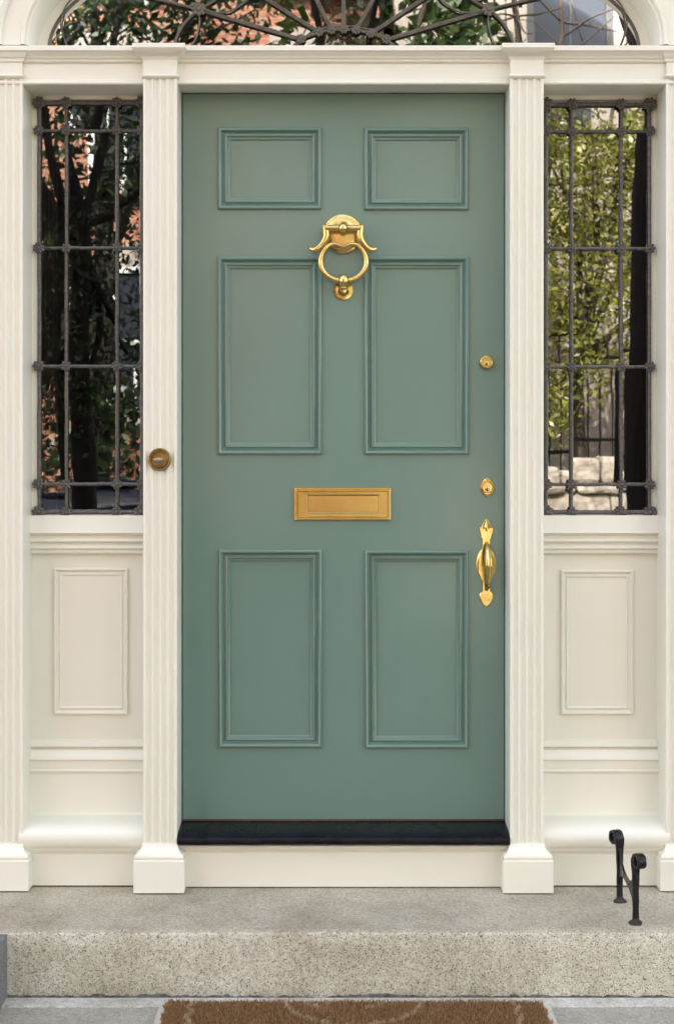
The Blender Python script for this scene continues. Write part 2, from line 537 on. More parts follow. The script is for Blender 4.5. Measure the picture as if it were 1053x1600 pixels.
sky_ledge = MB()  # added ledge out of view, keeps sky light off the upper surround
sky_ledge.prism([(-.09, 3.02), (-.16, 3.03), (-.18, 3.06), (-.22, 3.09), (-.25, 3.12), (-.25, 3.17), (.0, 3.22)], 'x', OL0 - .12, OR1 + .12)
sky_ledge.build("added_sky_ledge", CREAM, SUR)

# the panelled sides below the sidelights
side_prof = [(.03, 803), (.012, 805.5), (.010, 809), (.004, 822), (-.004, 831), (-.005, 833), (.006, 834.2), (.011, 837), (.008, 840), (.003, 842.5), (.001, 845), (.003, 847), (.0125, 848), (.0125, 851), (.009, 853.5), (.007, 856), (.009, 858),
             (.0145, 858.6), (.0145, 860), (.0115, 861.5), (.0125, 864), (.018, 865), (.028, 866.5), (.03, 868), (.03, 1155), (.024, 1157), (.016, 1160), (.0135, 1164), (.0135, 1167), (.022, 1168.2), (.022, 1170.5), (.012, 1171.5), (.010, 1175), (.002, 1182), (-.004, 1185.5), (-.0045, 1187.5),
             (.001, 1188.5), (.001, 1202), (-.003, 1203.5), (-.004, 1205), (-.001, 1207), (.003, 1209), (.003, 1268), (.002, 1270), (-.002, 1273), (-.012, 1276), (-.034, 1280), (-.058, 1284.5), (-.078, 1290), (-.093, 1296.5), (-.102, 1304), (-.1045, 1311), (-.103, 1317), (-.099, 1322), (-.094, 1325), (-.091, 1326), (-.0905, 1327), (-.086, 1330.5), (-.0785, 1333.5), (-.0775, 1335)]
def side_panel(x0, x1, panel):
    pts = [(.12, Z(803, .03))] + [(y, Z(py, y)) for y, py in side_prof] + [(-.0775, .0045), (.12, .0045)]
    d = MB().prism(pts, 'x', x0, x1).build("side_panel", CREAM, SUR, smooth=28)
    px0, px1, pz0, pz1 = panel
    pm = MB().frame(X(px0, .03), X(px1, .03), Z(pz1, .03), Z(pz0, .03),
                    [(0, .0305), (.0005, .024), (.002, .021), (.005, .020), (.0075, .022), (.0095, .0265), (.0125, .0285), (.0155, .0275), (.0175, .0245), (.0195, .0245), (.0215, .027), (.0235, .0285)], True)
    pm.build("raised_panel", CREAM, d)
side_panel(OL1 - .01, IL0 + .01, (85, 201, 887, 1116))
side_panel(IR1 - .01, OR0 + .01, (875, 988.5, 890, 1116))

kb = MB()
yk = -.087
kb.prism([(.05, Z(1318, -.05)), (-.075, Z(1318, -.095)), (-.098, Z(1321.5, -.098)), (-.0985, Z(1325, -.098)), (-.096, Z(1327.5, -.096)), (-.0905, Z(1329.5, -.09)), (-.0895, Z(1331, -.09)), (yk, Z(1332, yk)), (yk, .0035), (.05, .0035)], 'x', IL1 - .01, IR0 + .01)
kb.build("kick_board", CREAM, SUR, smooth=25)

# ================================================================== THRESHOLD
th = MB()
zs = Z(1283, 0)
pts = [(.06, zs + .001), (-.006, zs), (-.085, zs - .006), (-.100, zs - .0085), (-.112, zs - .0115), (-.1225, zs - .0155), (-.1275, zs - .020), (-.1285, zs - .026), (-.1275, zs - .031), (-.124, zs - .0345), (-.118, zs - .036), (.06, zs - .036)]
THR = empty("threshold", (.018, -.06, zs - .036), "black gloss painted wooden sill under the green door", "threshold")
rings = []
rnd = random.Random(4)
xa, xb = IL1 + .0005, IR0 - .0005
jit = 0
for i in range(61):
    x = xa + (xb - xa) * i / 60
    jit = jit * .8 + rnd.uniform(-.0005, .0005)
    rings.append([(x, y + (jit if y < -.09 else 0), z + (jit if y < -.09 else 0)) for y, z in pts])
th.loops(rings, True, True, True)
th.build("sill_board", BLACKSILL, THR, smooth=40)
MB().box(xa + .001, xb - .001, -.001, .05, zs + .0012, zs + .0042).build("wood_strip", WOODSTRIP, THR)

# ================================================================== FRONT DOOR
DX0, DX1, DZ0, DZ1 = -.4346, .4710, Z(1280, 0), 2.2158
DOOR = empty("front_door", ((DX0 + DX1) / 2, 0, DZ0), "sage green six panel front door with brass knocker, letter slot and handle", "door")
pan = [(341, 502.5, 199.5, 327.5), (569, 731.5, 200, 328.5), (341, 503, 401, 710), (569, 732, 401, 710), (342, 503, 858.5, 1167.5), (570, 731.5, 859.5, 1168.5)]
pan = [(X(a), X(b), Z(d), Z(c)) for a, b, c, d in pan]
leaf = MB()
xs = sorted({DX0, DX1} | {p[0] for p in pan} | {p[1] for p in pan})
zsn = sorted({DZ0, DZ1} | {p[2] for p in pan} | {p[3] for p in pan})
INS = .004
hole = [(a + INS, b - INS, c + INS, d - INS) for a, b, c, d in pan]
xs = sorted({DX0, DX1} | {p[0] for p in hole} | {p[1] for p in hole})
zsn = sorted({DZ0, DZ1} | {p[2] for p in hole} | {p[3] for p in hole})
for i in range(len(xs) - 1):
    for j in range(len(zsn) - 1):
        cx, cz = (xs[i] + xs[i + 1]) / 2, (zsn[j] + zsn[j + 1]) / 2
        if any(a < cx < b and c < cz < d for a, b, c, d in hole): continue
        leaf.add([(xs[i], 0, zsn[j]), (xs[i + 1], 0, zsn[j]), (xs[i + 1], 0, zsn[j + 1]), (xs[i], 0, zsn[j + 1])], [(0, 1, 2, 3)])
leaf.frame(DX0, DX1, DZ0, DZ1, [(0, 0), (0, .045)], True)
leaf.build("door_leaf", GREEN, DOOR)
bol = [(0, .002), (0, -.0045), (.0008, -.0068), (.0025, -.0085), (.005, -.0092), (.0075, -.0085), (.0095, -.0065), (.0105, -.0045), (.012, -.0005), (.0142, .0022), (.0165, .0032), (.0185, .0025),
       (.0192, -.0002), (.0205, -.0022), (.0225, -.0028), (.0245, -.0018), (.0258, .0008), (.0262, .0035), (.0290, .0040), (.0310, .0048), (.0328, .0062), (.0336, .0105)]
bol = [(t, y * 1.12 if y < 0 else y) for t, y in bol]
for a, b, c, d in pan:
    MB().frame(a, b, c, d, bol, True).build("door_panel", GREEN, DOOR, smooth=32)

# --- knocker
KX = X(536)
def kp(px, py, y=0): return (X(440 + px / 5.265), y, Z(310 + py / 5.265))
KN = MB()
r = 31.3 / 553.6
c0 = kp(502, 295)
KN.lathe(c0[0], c0[2], [(r, .001), (r, -.005), (r - .0015, -.0075), (r - .004, -.0085), (r - .007, -.0085), (r * .8, -.0105), (r * .6, -.0125), (r * .35, -.0138), (.001, -.0142)], 56)
knock = KN.build("door_knocker", BRASS, DOOR, smooth=35)
br = MB()
yk = -.040
# hinge bar with ball between two knuckles
br.tube([kp(362, 262, yk), kp(645, 262, yk)], .0092, 18)
br.ball(kp(505, 264, yk - .003), .0140, .0140, .0155, 28, 18)
for q in (-1, 1):
    for dx_, rr in ((50, .0112), (58, .0104)):
        br.tube([kp(505 + q * dx_ - 3, 262, yk), kp(505 + q * dx_ + 3, 262, yk)], rr, 16)
br.tube([kp(505, 262, yk), kp(505, 262, -.010)], [.009, .012], 16)
# ogee legs flaring into curled tips
for q in (-1, 1):
    def m(px, py, y): return kp(505 + q * px, py, y)
    path = smooth_path([m(142, 240, yk), m(140, 275, yk), m(137, 315, yk - .001), m(150, 362, yk - .001), m(180, 405, yk), m(215, 432, yk), m(247, 436, yk + .001), m(270, 424, yk + .002)], 7)
    n = len(path)
    br.tube(path, [.0100 - .0020 * (i / n) - (.0052 * max(0, (i / n - .70) / .30) ** 1.4) for i in range(n)], 14, flat=(.72, 1.0))
    br.ball(m(140, 250, yk), .0086, .0068, .0070, 14, 8)
br.build("knocker_yoke", BRASS, knock, smooth=50)
rg = MB()
cx, cz = 508, 538
ro = 186
for q in (-1, 1):
    path = []
    for i in range(41):
        a = radians(-90) + q * radians(139) * i / 40
        yy = -.036 + .006 * (1 - sin(a)) * .0
        path.append(kp(cx + ro * cos(a), cz - ro * sin(a) * (.83 if sin(a) < 0 else .96), yy))
    # inward hooks at the open top
    path += [kp(508 + q * 92, 391, -.0362), kp(507 + q * 68, 389, -.0365), kp(506 + q * 44, 394, -.037), kp(505 + q * 26, 405, -.037)]
    n = len(path)
    rg.tube(path, [.0074 + .0013 * abs(sin(pi * .5 * (1 - i / n))) if i < n - 7 else .0074 * (1 - .50 * ((i - n + 7) / 7)) for i in range(n)], 14)
rg.ball(kp(510, 690, -.038), .0155, .0155, .0190, 28, 18)
rg.ball(kp(510, 744, -.036), .0085, .008, .0060, 18, 10)
for dx_ in (-48, 48):
    rg.tube([kp(510 + dx_ - 5, 690 - 2, -.0365), kp(510 + dx_ + 5, 690 - 2, -.0365)], .0112, 18)
rg.build("knocker_ring", BRASS, knock, smooth=50)
st = MB()
c1 = kp(507, 757)
rs = 15.6 / 553.6
st.lathe(c1[0], c1[2], [(rs, .001), (rs, -.003), (rs - .001, -.0045), (rs - .004, -.005), (rs * .62, -.0055), (rs * .58, -.010), (rs * .5, -.018), (rs * .35, -.023), (.001, -.0245)], 40)
st.build("strike_plate", BRASS, knock, smooth=35)

# --- letter slot
ls = MB()
a, b, c, d = X(460), X(610.5), Z(813), Z(762)
ls.frame(a, b, c, d, [(0, .001), (0, -.005), (.0008, -.0068), (.0025, -.0072), (.0034, -.0062), (.0038, -.0030), (.0086, -.0030), (.0090, -.0062), (.0102, -.0078), (.0112, -.0068)])
fa, fb, fc, fd = X(480.5), X(591.5), Z(800.5), Z(773.5)
# inner plate with opening
ia, ib, ic, id_ = a + .0112, b - .0112, c + .0112, d - .0112
ls.loops([[(ia, -.0068, ic), (ib, -.0068, ic), (ib, -.0068, id_), (ia, -.0068, id_)], [(fa - .003, -.0066, fc - .003), (fb + .003, -.0066, fc - .003), (fb + .003, -.0066, fd + .003), (fa - .003, -.0066, fd + .003)],
          [(fa - .0015, -.0086, fc - .0015), (fb + .0015, -.0086, fc - .0015), (fb + .0015, -.0086, fd + .0015), (fa - .0015, -.0086, fd + .0015)], [(fa, -.0078, fc), (fb, -.0078, fc), (fb, -.0078, fd), (fa, -.0078, fd)], [(fa, -.0006, fc), (fb, -.0006, fc), (fb, -.0006, fd), (fa, -.0006, fd)]], True)
# rope beading
def bead_run(p, q, n):
    for i in range(n):
        t = (i + .5) / n
        ls.ball((p[0] + (q[0] - p[0]) * t, -.0036, p[1] + (q[1] - p[1]) * t), .0021, .0021, .0021, 8, 5)
e = .0062
nx, nz = 64, 20
bead_run((a + e, c + e), (b - e, c + e), nx); bead_run((a + e, d - e), (b - e, d - e), nx)
bead_run((a + e, c + e), (a + e, d - e), nz); bead_run((b - e, c + e), (b - e, d - e), nz)
slot = ls.build("letter_slot", BRASS_SLOT, DOOR)
fl = MB().box(fa + .0012, fb - .0012, -.0022, .0005, fc + .001, fd - .0014, .0006)
fl.build("slot_flap", BRASS_SLOT, slot)

# --- locks
def lock(px, py, oval):
    cx, cz = X(px), Z(py)
    m_ = MB()
    if oval:
        m_.lathe(cx, cz, [(.0195, .001), (.0195, -.002), (.0186, -.0034), (.0170, -.0040), (.012, -.0042)], 48, 1.0, 1.36)
        cz += .0005
        m_.lathe(cx, cz, [(.0158, -.003), (.0158, -.0075), (.0150, -.0090), (.0136, -.0094), (.0132, -.0086), (.001, -.0088)], 40)
        for dx_, dz_ in ((0, .0215), (-.008, -.0185), (0, -.0225), (.009, -.0180)):
            pass
        rr = .0068
        kz = cz - .0045
    else:
        m_.lathe(cx, cz, [(.0202, .001), (.0202, -.006), (.0190, -.0095), (.0178, -.0125), (.0162, -.0135), (.0154, -.0128), (.001, -.0131)], 48)
        rr = .0072
        kz = cz - .0050
    m_.lathe(cx, kz, [(rr, -.0085), (rr, -.0150 if not oval else -.0108), (rr - .001, -.0155 if not oval else -.0113), (.001, -.0155 if not oval else -.0113)], 24)
    l = m_.build("lock", BRASS, DOOR, "oval brass lock plate below the round lock" if oval else "round brass lock at the right edge of the door", smooth=35)
    yk = -.0158 if not oval else -.0116
    k = MB()
    k.prism([(cx - .0013, kz - .0052), (cx + .0013, kz - .0052), (cx + .0016, kz + .0008), (cx + .0009, kz + .0035), (cx - .0009, kz + .0035), (cx - .0016, kz + .0008)], 'y', yk, yk + .0022)
    k.build("keyhole", DARKHOLE, l)
    if oval:
        for dx_, dz_ in ((0, .0222), (-.0075, -.0195), (.0085, -.0185), (0, -.0228)):
            s_ = MB().lathe(cx + dx_, cz + dz_, [(.0021, -.003), (.0021, -.0046), (.001, -.0050)], 12)
            s_.build("screw", BRASS_OLD, l)
lock(759.3, 566, False)
lock(760.6, 762, True)

# --- handle
def hp(px, py): return (X(730 + px / 7.27), Z(740 + py / 7.27))
half = [(0, 500), (20, 522), (36, 552), (47, 582), (52, 604), (56, 613), (66, 610), (84, 616), (82, 640), (74, 672), (64, 696), (58, 712), (62, 720), (50, 728), (46, 760), (47, 830), (50, 846), (60, 850), (58, 862), (75, 884), (95, 925), (110, 980), (115, 1030), (111, 1080),
        (97, 1130), (76, 1172), (58, 1200), (62, 1210), (48, 1216), (46, 1260), (46, 1335), (52, 1340), (60, 1346), (72, 1356), (81, 1385), (80, 1408), (68, 1440), (45, 1475), (20, 1500), (0, 1514)]
cxh = 214
right = [hp(cxh + w_, y_) for w_, y_ in half]
left = [hp(cxh - w_, y_) for w_, y_ in half[1:-1]][::-1]
outl = right + left
cen = (X(730 + cxh / 7.27), Z(740 + 1000 / 7.27))
def inset(pts, d):
    n = len(pts)
    out = []
    for i in range(n):
        p, q, r_ = Vector(pts[i - 1]), Vector(pts[i]), Vector(pts[(i + 1) % n])
        t = (r_ - p).normalized()
        nn = Vector((t.y, -t.x))
        c_ = q + nn * d
        k = Vector((X(730 + cxh / 7.27), q.y))
        if (c_ - k).length > (q - k).length and abs(q.x - k.x) > .001: c_ = q - nn * d
        out.append((c_.x, c_.y))
    return out
in1 = [(cen[0] + (x - cen[0]) * .86, cen[1] + (z - cen[1]) * .99) for x, z in outl]
hm = MB()
hm.loops([[(x, .001, z) for x, z in outl], [(x, -.0022, z) for x, z in outl], [(x, -.0040, z) for x, z in in1]], True, False, True)
HND = hm.build("door_handle", BRASS, DOOR, "tall polished brass pull handle with thumb latch", smooth=25)
gp = MB()
pth = [(218, 792, -.004), (219, 800, -.014), (220, 822, -.028), (221, 880, -.041), (222, 950, -.049), (222, 1030, -.0525), (221, 1110, -.049), (220, 1190, -.040), (219, 1260, -.028), (217, 1300, -.016), (215, 1318, -.004)]
wd = [.0048, .0054, .0066, .0088, .0106, .0114, .0110, .0096, .0074, .0056, .0048]
P3 = [(*hp(a_, b_), c_) for a_, b_, c_ in pth]
P3 = [(p[0], p[2], p[1]) for p in P3]
path = smooth_path(P3, 6)
wi = np.interp(np.linspace(0, len(wd) - 1, len(path)), range(len(wd)), wd)
rings = []
seg = 36
for i, p in enumerate(path):
    t = (path[min(i + 1, len(path) - 1)] - path[max(i - 1, 0)]).normalized()
    a_ = Vector((1, 0, 0))
    b_ = t.cross(a_)
    rings.append([p + a_ * (wi[i] * (1 + .10 * cos(8 * 2 * pi * k / seg)) * cos(2 * pi * k / seg)) + b_ * (wi[i] * .82 * (1 + .10 * cos(8 * 2 * pi * k / seg)) * sin(2 * pi * k / seg)) for k in range(seg)])
gp.loops(rings, True, True, True)
gp.tube([P3[0], P3[1]], [.0062, .0058], 14)
gp.build("grip", BRASS, HND, smooth=60)
tl = MB()
tx, tz = hp(216, 618)
rings = []
for k, (w_, y_, dep) in enumerate([(2, 508, .006), (16, 535, .009), (32, 572, .012), (43, 602, .014), (46, 614, .014), (44, 622, .012)]):
    x_, z_ = hp(cxh, y_)
    hw = w_ / 7.27 / 553.6
    rings.append([(x_ + hw * cos(pi * j / 10), -.004 - dep * sin(pi * j / 10), z_) for j in range(11)])
tl.loops(rings, True, True, True)
x_, z_ = hp(cxh, 640)
tl.box(x_ - .0022, x_ + .0022, -.012, -.003, z_ - .004, z_ + .008, .0006)
tl.build("thumb_latch", BRASS, HND, smooth=40)

# ================================================================== DOORBELL on the left pilaster
bx, bz = X(250, YP), Z(718, YP)
BELL = empty("doorbell", (bx, YP, bz), "round aged brass doorbell with small oval turn on the left fluted pilaster", "doorbell")
r = 18 * (CAM_D + YP) / FPX
MB().lathe(bx, bz, [(r, YP + .006), (r, YP - .005), (r - .0012, YP - .0085), (r - .0030, YP - .0100), (r - .0048, YP - .0092), (r - .0056, YP - .0072), (r - .0066, YP - .0072), (r - .0074, YP - .0104), (r - .0088, YP - .0118), (r - .0100, YP - .0110),
                    (r - .0104, YP - .0092), (r - .0112, YP - .0086), (r * .3, YP - .0090), (.001, YP - .0092)], 56).build("rose", BRASS_OLD, BELL, smooth=22)
tb = MB()
tb.tube([(bx - .001, YP - .011, bz - .0005), (bx - .001, YP - .0185, bz - .0005)], .0042, 14)
pts = []
ty = YP - .0205
L_ = .0150
rings = []
for i in range(13):
    u = -1 + 2 * i / 12
    h_ = .0080 * (1 - u * u) ** .9 + .0006
    x_ = bx - .002 + u * L_
    rings.append([(x_, ty + .0035 * cos(2 * pi * k / 12) * (1 - .6 * u * u), bz + h_ * .62 * sin(2 * pi * k / 12)) for k in range(12)])
tb.loops(rings, True, True, True)
tb.build("turn", PEWTER, BELL, smooth=50)

# ================================================================== ROSETTE mesh shared by the grilles
def rosette_mesh(name, rad, petals, mat):
    m_ = MB()
    m_.ball((0, -.0055, 0), rad * .34, .005, rad * .34, 12, 6)
    for k in range(petals):
        a_ = 2 * pi * k / petals
        ca, sa = cos(a_), sin(a_)
        rings = []
        for i in range(1, 6):
            u = i / 6
            w_ = rad * .30 * sin(pi * u ** .8)
            for_r = rad * (.15 + .92 * u)
            ring = []
            for j in range(7):
                t = -1 + 2 * j / 6
                xx, zz = for_r, w_ * t
                ring.append((xx * ca - zz * sa, -.0035 - .0032 * (1 - t * t) * sin(pi * u), xx * sa + zz * ca))
            rings.append(ring)
        base = [[(q[0], .001, q[2]) for q in rg_] for rg_ in rings]
        full = [rings[i] + base[i][::-1] for i in range(5)]
        m_.loops(full, True, True, True)
    me = bpy.data.meshes.new(name)
    me.from_pydata(m_.v, [], m_.f)
    me.materials.append(mat)
    me.shade_smooth()
    me.set_sharp_from_angle(angle=radians(40))
    return me
ROS = rosette_mesh("rosette", .0165, 8, GRILLE)
ROS_F = rosette_mesh("fan_rosette", .0150, 8, IRONTRACE)
rr_ = random.Random(21)
def put_rosette(me, parent, x, y, z, s=1.0):
    o = bpy.data.objects.new("rosette", me)
    COL.objects.link(o)
    o.parent = parent
    o.location = Vector((x, y, z)) - ORG[parent]
    o.rotation_euler = (rr_.uniform(-.06, .06), rr_.uniform(0, .8), rr_.uniform(-.06, .06))
    o.scale = (s, 1, s)
    return o

# ================================================================== SIDELIGHTS
def sidelight(label, x0, x1, fx0, fx1, bars_x, bars_z, seed):
    """x0..x1 the opening between pilasters; fx0..fx1 the glass opening"""
    rnd = random.Random(seed)
    zt, zb = Z(155.5, .03), Z(804, .03)
    W = empty("sidelight_window", ((fx0 + fx1) / 2, .03, zb), label, "window", "leaded sidelight windows")
    f = MB()
    for a_, b_, c_, d_ in ((x0, fx0, zb - .004, Z_SOF + .01), (fx1, x1, zb - .004, Z_SOF + .01)):
        f.box(a_, b_, .03, .07, c_, d_, 0)
    f.box(fx0, fx1, .0305, .07, zt, Z_SOF + .01)
    f.box(fx0, fx1, .0305, .07, zb - .02, zb)
    f.build("window_frame", CREAM, W)
    # panes, each set a little askew in its leads
    pm = MB()
    bx_ = [fx0 - .006] + list(bars_x[1:-1]) + [fx1 + .006]
    bz_ = [zt + .006] + list(bars_z[1:-1]) + [zb - .006]
    for i in range(len(bx_) - 1):
        for j in range(len(bz_) - 1):
            tx_, tz_ = rnd.gauss(0, .0045), rnd.gauss(0, .0045)
            cx_, cz_ = (bx_[i] + bx_[i + 1]) / 2, (bz_[j] + bz_[j + 1]) / 2
            q = []
            nn = 5
            for v_ in range(nn + 1):
                for u_ in range(nn + 1):
                    xx = bx_[i] + (bx_[i + 1] - bx_[i]) * u_ / nn
                    zz = bz_[j] + (bz_[j + 1] - bz_[j]) * v_ / nn
                    q.append((xx, .0335 + (xx - cx_) * tx_ + (zz - cz_) * tz_ + rnd.gauss(0, .00001), zz))
            pm.add(q, [(v_ * (nn + 1) + u_, v_ * (nn + 1) + u_ + 1, (v_ + 1) * (nn + 1) + u_ + 1, (v_ + 1) * (nn + 1) + u_) for v_ in range(nn) for u_ in range(nn)])
    pm.build("pane", PANE, W, smooth=60)
    gr = MB()
    yb = .0255
    def wob(p, q, r):
        p, q = Vector(p), Vector(q)
        n = 26
        pts = []
        for i in range(n + 1):
            t = i / n
            pts.append(p.lerp(q, t) + Vector((rnd.gauss(0, .00035), rnd.gauss(0, .0003), rnd.gauss(0, .00035))))
        gr.tube(pts, [r * (1 + rnd.gauss(0, .05)) for _ in pts], 8, flat=(1.25, 1.0))
    for k, x in enumerate(bars_x):
        wob((x, yb, bars_z[0] + .004), (x, yb, bars_z[-1] - .004), .0051 if k in (0, len(bars_x) - 1) else .0047)
    for k, z in enumerate(bars_z):
        wob((bars_x[0] - .003, yb + .001, z), (bars_x[-1] + .003, yb + .001, z), .0060 if k in (0, len(bars_z) - 1) else .0046)
    G = gr.build("grille", GRILLE, W, smooth=60)
    for i, x in enumerate(bars_x):
        for j, z in enumerate(bars_z):
            corner = i in (0, len(bars_x) - 1) and j in (0, len(bars_z) - 1)
            edge = i in (0, len(bars_x) - 1) or j in (0, len(bars_z) - 1)
            put_rosette(ROS, G, x + rnd.gauss(0, .0006), yb - .005, z + rnd.gauss(0, .0006), (1.28 if corner else 1.06 if edge else 1.0) * rnd.uniform(.94, 1.06))
GY = .018
sidelight("leaded sidelight window left of the green door, reflecting red brick and dark leaves", OL1, IL0 + .03, X(59.5, .03), IL0 + .024,
          [X(p, GY) for p in (61, 103.5, 183, 221.5)], [Z(p, GY) for p in (160, 203.5, 387, 572, 756.5, 800)], 31)
sidelight("leaded sidelight window right of the green door, reflecting yellow green trees", IR1 - .03, OR0, IR1 - .024, X(1016.5, .03),
          [X(p, GY) for p in (853.5, 893, 970.5, 1015)], [Z(p, GY) for p in (162.5, 204.5, 388, 573, 757, 800.5)], 32)

# ================================================================== FANLIGHT
FAN = empty("fanlight_window", (AC, .03, AZ), "arched fanlight window with radiating iron tracery above the cornice", "window")
rim = MB()
rim.loops([[(x, y, z) for x, z in ell(d)] for d, y in ((.006, .049), (.002, .034), (-.002, .028), (-.006, .029), (-.008, .033), (-.008, .049))], False)
rim.build("window_frame", IRONTRACE, FAN, smooth=50)
gl = MB()
pts = ell(.004, 48)
cols = [AC - .60, AC - .28, AC - .13, AC - .02, AC + .09, AC + .22, AC + .60]
gl.add([(x, .0365, z) for x, z in pts] + [(AC, .0365, AZ - .02)], [(i, i + 1, 51) for i in range(50)])
gl.build("pane", PANE, FAN, smooth=None)
tr = MB()
YF = .024
def fp(px, py, y=YF): return (X(px, y), y, Z(py, y))
def mir(pts): return [(1074.5 - a_, b_) for a_, b_ in pts]
def run(pts, r, smooth_=True, n=8):
    P_ = [fp(*p) for p in pts]
    tr.tube(smooth_path(P_, n) if smooth_ and len(P_) > 2 else P_, r, 8, flat=(1.3, 1))
ros = [(470.5, 61.5), (498.5, 50.5), (518, 47), (537.3, 46), (556.5, 47), (579.5, 52.5), (603.5, 62)]
run([(455, 76)] + ros + [(620, 76)], .0042)
for dyy in (-6,):
    run([(462, 74), (474, 60), (500, 46), (537, 41), (575, 46), (600, 60), (613, 74)], .0028)
spokes = [(470.5, 61.5, 311.5, 15), (498.5, 50.5, 378, -26), (518, 47, 464, -64), (537.3, 46, 535.5, -95), (556.5, 47, 617, -64), (579.5, 52.5, 697, -26), (603.5, 62, 763, 15)]
for a_, b_, c_, d_ in spokes:
    for off in (-2.0, 0, 2.0):
        L2 = sqrt((c_ - a_) ** 2 + (d_ - b_) ** 2)
        nx_, ny_ = -(d_ - b_) / L2 * off, (c_ - a_) / L2 * off
        run([(a_ + nx_, b_ + ny_), (c_ + nx_, d_ + ny_)], .0019 if off else .0026, False)
halfset = [([(311.5, 15), (280, 7), (238, -3), (190, -16)], .0040), ([(311.5, 15), (335, 1), (360, -18)], .0040),
           ([(311.5, 15), (292, 32), (279, 52), (270, 76)], .0040), ([(311.5, 18), (312, 36), (308, 55), (299, 74)], .0022),
           ([(318, 15), (338, 19.5), (358, 18), (374, 9), (388, -3), (396, -25)], .0030),
           ([(135, -22), (106, 6), (96, 32), (98, 52), (106, 74)], .0022)]
for pts_, r_ in halfset:
    run(pts_, r_)
    run(mir(pts_), r_)
T = tr.build("tracery", IRONTRACE, FAN, smooth=60)
for px, py in ros: 
    q = fp(px, py)
    put_rosette(ROS_F, T, q[0], q[1] - .006, q[2], 1.0)
for px, py in ((311.5, 15), (763, 15)):
    q = fp(px, py)
    put_rosette(ROS_F, T, q[0], q[1] - .006, q[2], 1.45)
for px, py in ((378, -26), (464, -64), (535.5, -95), (617, -64), (697, -26)):
    q = fp(px, py)
    put_rosette(ROS_F, T, q[0], q[1] - .006, q[2], 1.2)

# ================================================================== HALL behind the glass
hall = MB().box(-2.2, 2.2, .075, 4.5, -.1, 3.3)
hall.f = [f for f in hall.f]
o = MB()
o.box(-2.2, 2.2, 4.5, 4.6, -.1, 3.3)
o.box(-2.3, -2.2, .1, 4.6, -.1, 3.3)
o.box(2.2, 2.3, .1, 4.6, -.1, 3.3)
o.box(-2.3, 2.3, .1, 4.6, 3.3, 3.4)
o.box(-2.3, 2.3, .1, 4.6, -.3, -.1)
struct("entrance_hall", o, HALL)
cu = MB()
rings = []
for i in range(90):
    x = X(50, .2) - .02 + .095 * i / 89 * 1.0
    yy = .22 + .016 * sin(i * .55) + .006 * sin(i * 1.7)
    rings.append([(x, yy, .75), (x, yy + .003 * sin(i), 1.5), (x, yy, 2.25), (x, yy + .004, 2.25), (x, yy + .004, .75)])
cu.loops(rings, True, True, True)
tag(cu.build("curtain", CURTAIN, smooth=60), "dark brown curtain hanging inside the left sidelight window", "curtain")

# ================================================================== BOOT SCRAPER
SCR = empty("boot_scraper", (.76, -.31, 0), "black wrought iron boot scraper with scrolled posts on the granite step", "boot scraper")
def scr_post(x, y, dirx, diry, ztop, parent):
    """flat bar rising from a foot and rolling over in a scroll towards (dirx, diry)"""
    m_ = MB()
    rc = .0195
    ux = Vector((dirx, diry, 0)).normalized()
    px_ = Vector((x, y, 0))
    path = smooth_path([px_ + Vector((0, 0, z_)) for z_ in (0, .05, .10, ztop - rc - .012)], 5)
    for i in range(31):
        a_ = pi - radians(430) * i / 30
        rr = rc * (1 - .50 * i / 30)
        path.append(px_ + ux * (rc + rr * cos(a_)) + Vector((0, 0, ztop - rc + rr * sin(a_))))
    side = Vector((-ux.y, ux.x, 0))
    n = len(path)
    rings = []
    for i, p in enumerate(path):
        t = (path[min(i + 1, n - 1)] - path[max(i - 1, 0)]).normalized()
        nn = side.cross(t)
        u = min(1, max(0, (p.z - .07) / (ztop - .10)))
        hw = (.0076 + .0046 * u * u) * (1 + .05 * sin(i * 1.3))
        th_ = .0052 - .0012 * u
        rings.append([p + side * (hw * a_) + nn * (th_ * b_) for a_, b_ in ((-1, -.7), (-.8, -1), (.8, -1), (1, -.7), (1, .7), (.8, 1), (-.8, 1), (-1, .7))])
    m_.loops(rings, True, True, True)
    p_ = m_.build("post", BLACKIRON, parent, smooth=35)
    f = MB()
    rings = []
    rnd = random.Random(int(abs(y) * 1000))
    ang = [2 * pi * k / 14 for k in range(14)]
    jr = [rnd.uniform(.85, 1.12) for _ in ang]
    for r_, z_ in ((.0185, -.001), (.0185, .003), (.015, .0065), (.010, .010), (.008, .016)):
        rings.append([(x + r_ * j_ * cos(q), y + r_ * j_ * sin(q) * .95, z_) for q, j_ in zip(ang, jr)])
    f.loops(rings, True, False, True)
    f.build("foot", RUST, p_, smooth=50)
    return p_
xb, yb_ = .757, -.214
xf, yf_ = .7625, -.405
scr_post(xb, yb_, -.34, .94, .187, SCR)
scr_post(xf, yf_, .26, -.97, .183, SCR)
wb = MB()
def wpt(t): return Vector((xb + (xf - xb) * t, yb_ + (yf_ - yb_) * t, 0))
tops = [(0.02, .158), (.07, .140), (.15, .122), (.27, .110), (.4, .103), (.55, .101), (.7, .105), (.82, .114), (.92, .128), (.98, .145)]
bots = [(0.02, .052), (.05, .072), (.10, .087), (.2, .0955), (.35, .0945), (.5, .0905), (.65, .084), (.8, .072), (.92, .052), (.98, .028)]
tops = [(t, z - .012 + .0) for t, z in tops]
bots = [(t, z * .86 - .002) for t, z in bots]
outl2 = [(wpt(t), z) for t, z in tops] + [(wpt(t), z) for t, z in bots[::-1]]
n = len(tops)
rings = []
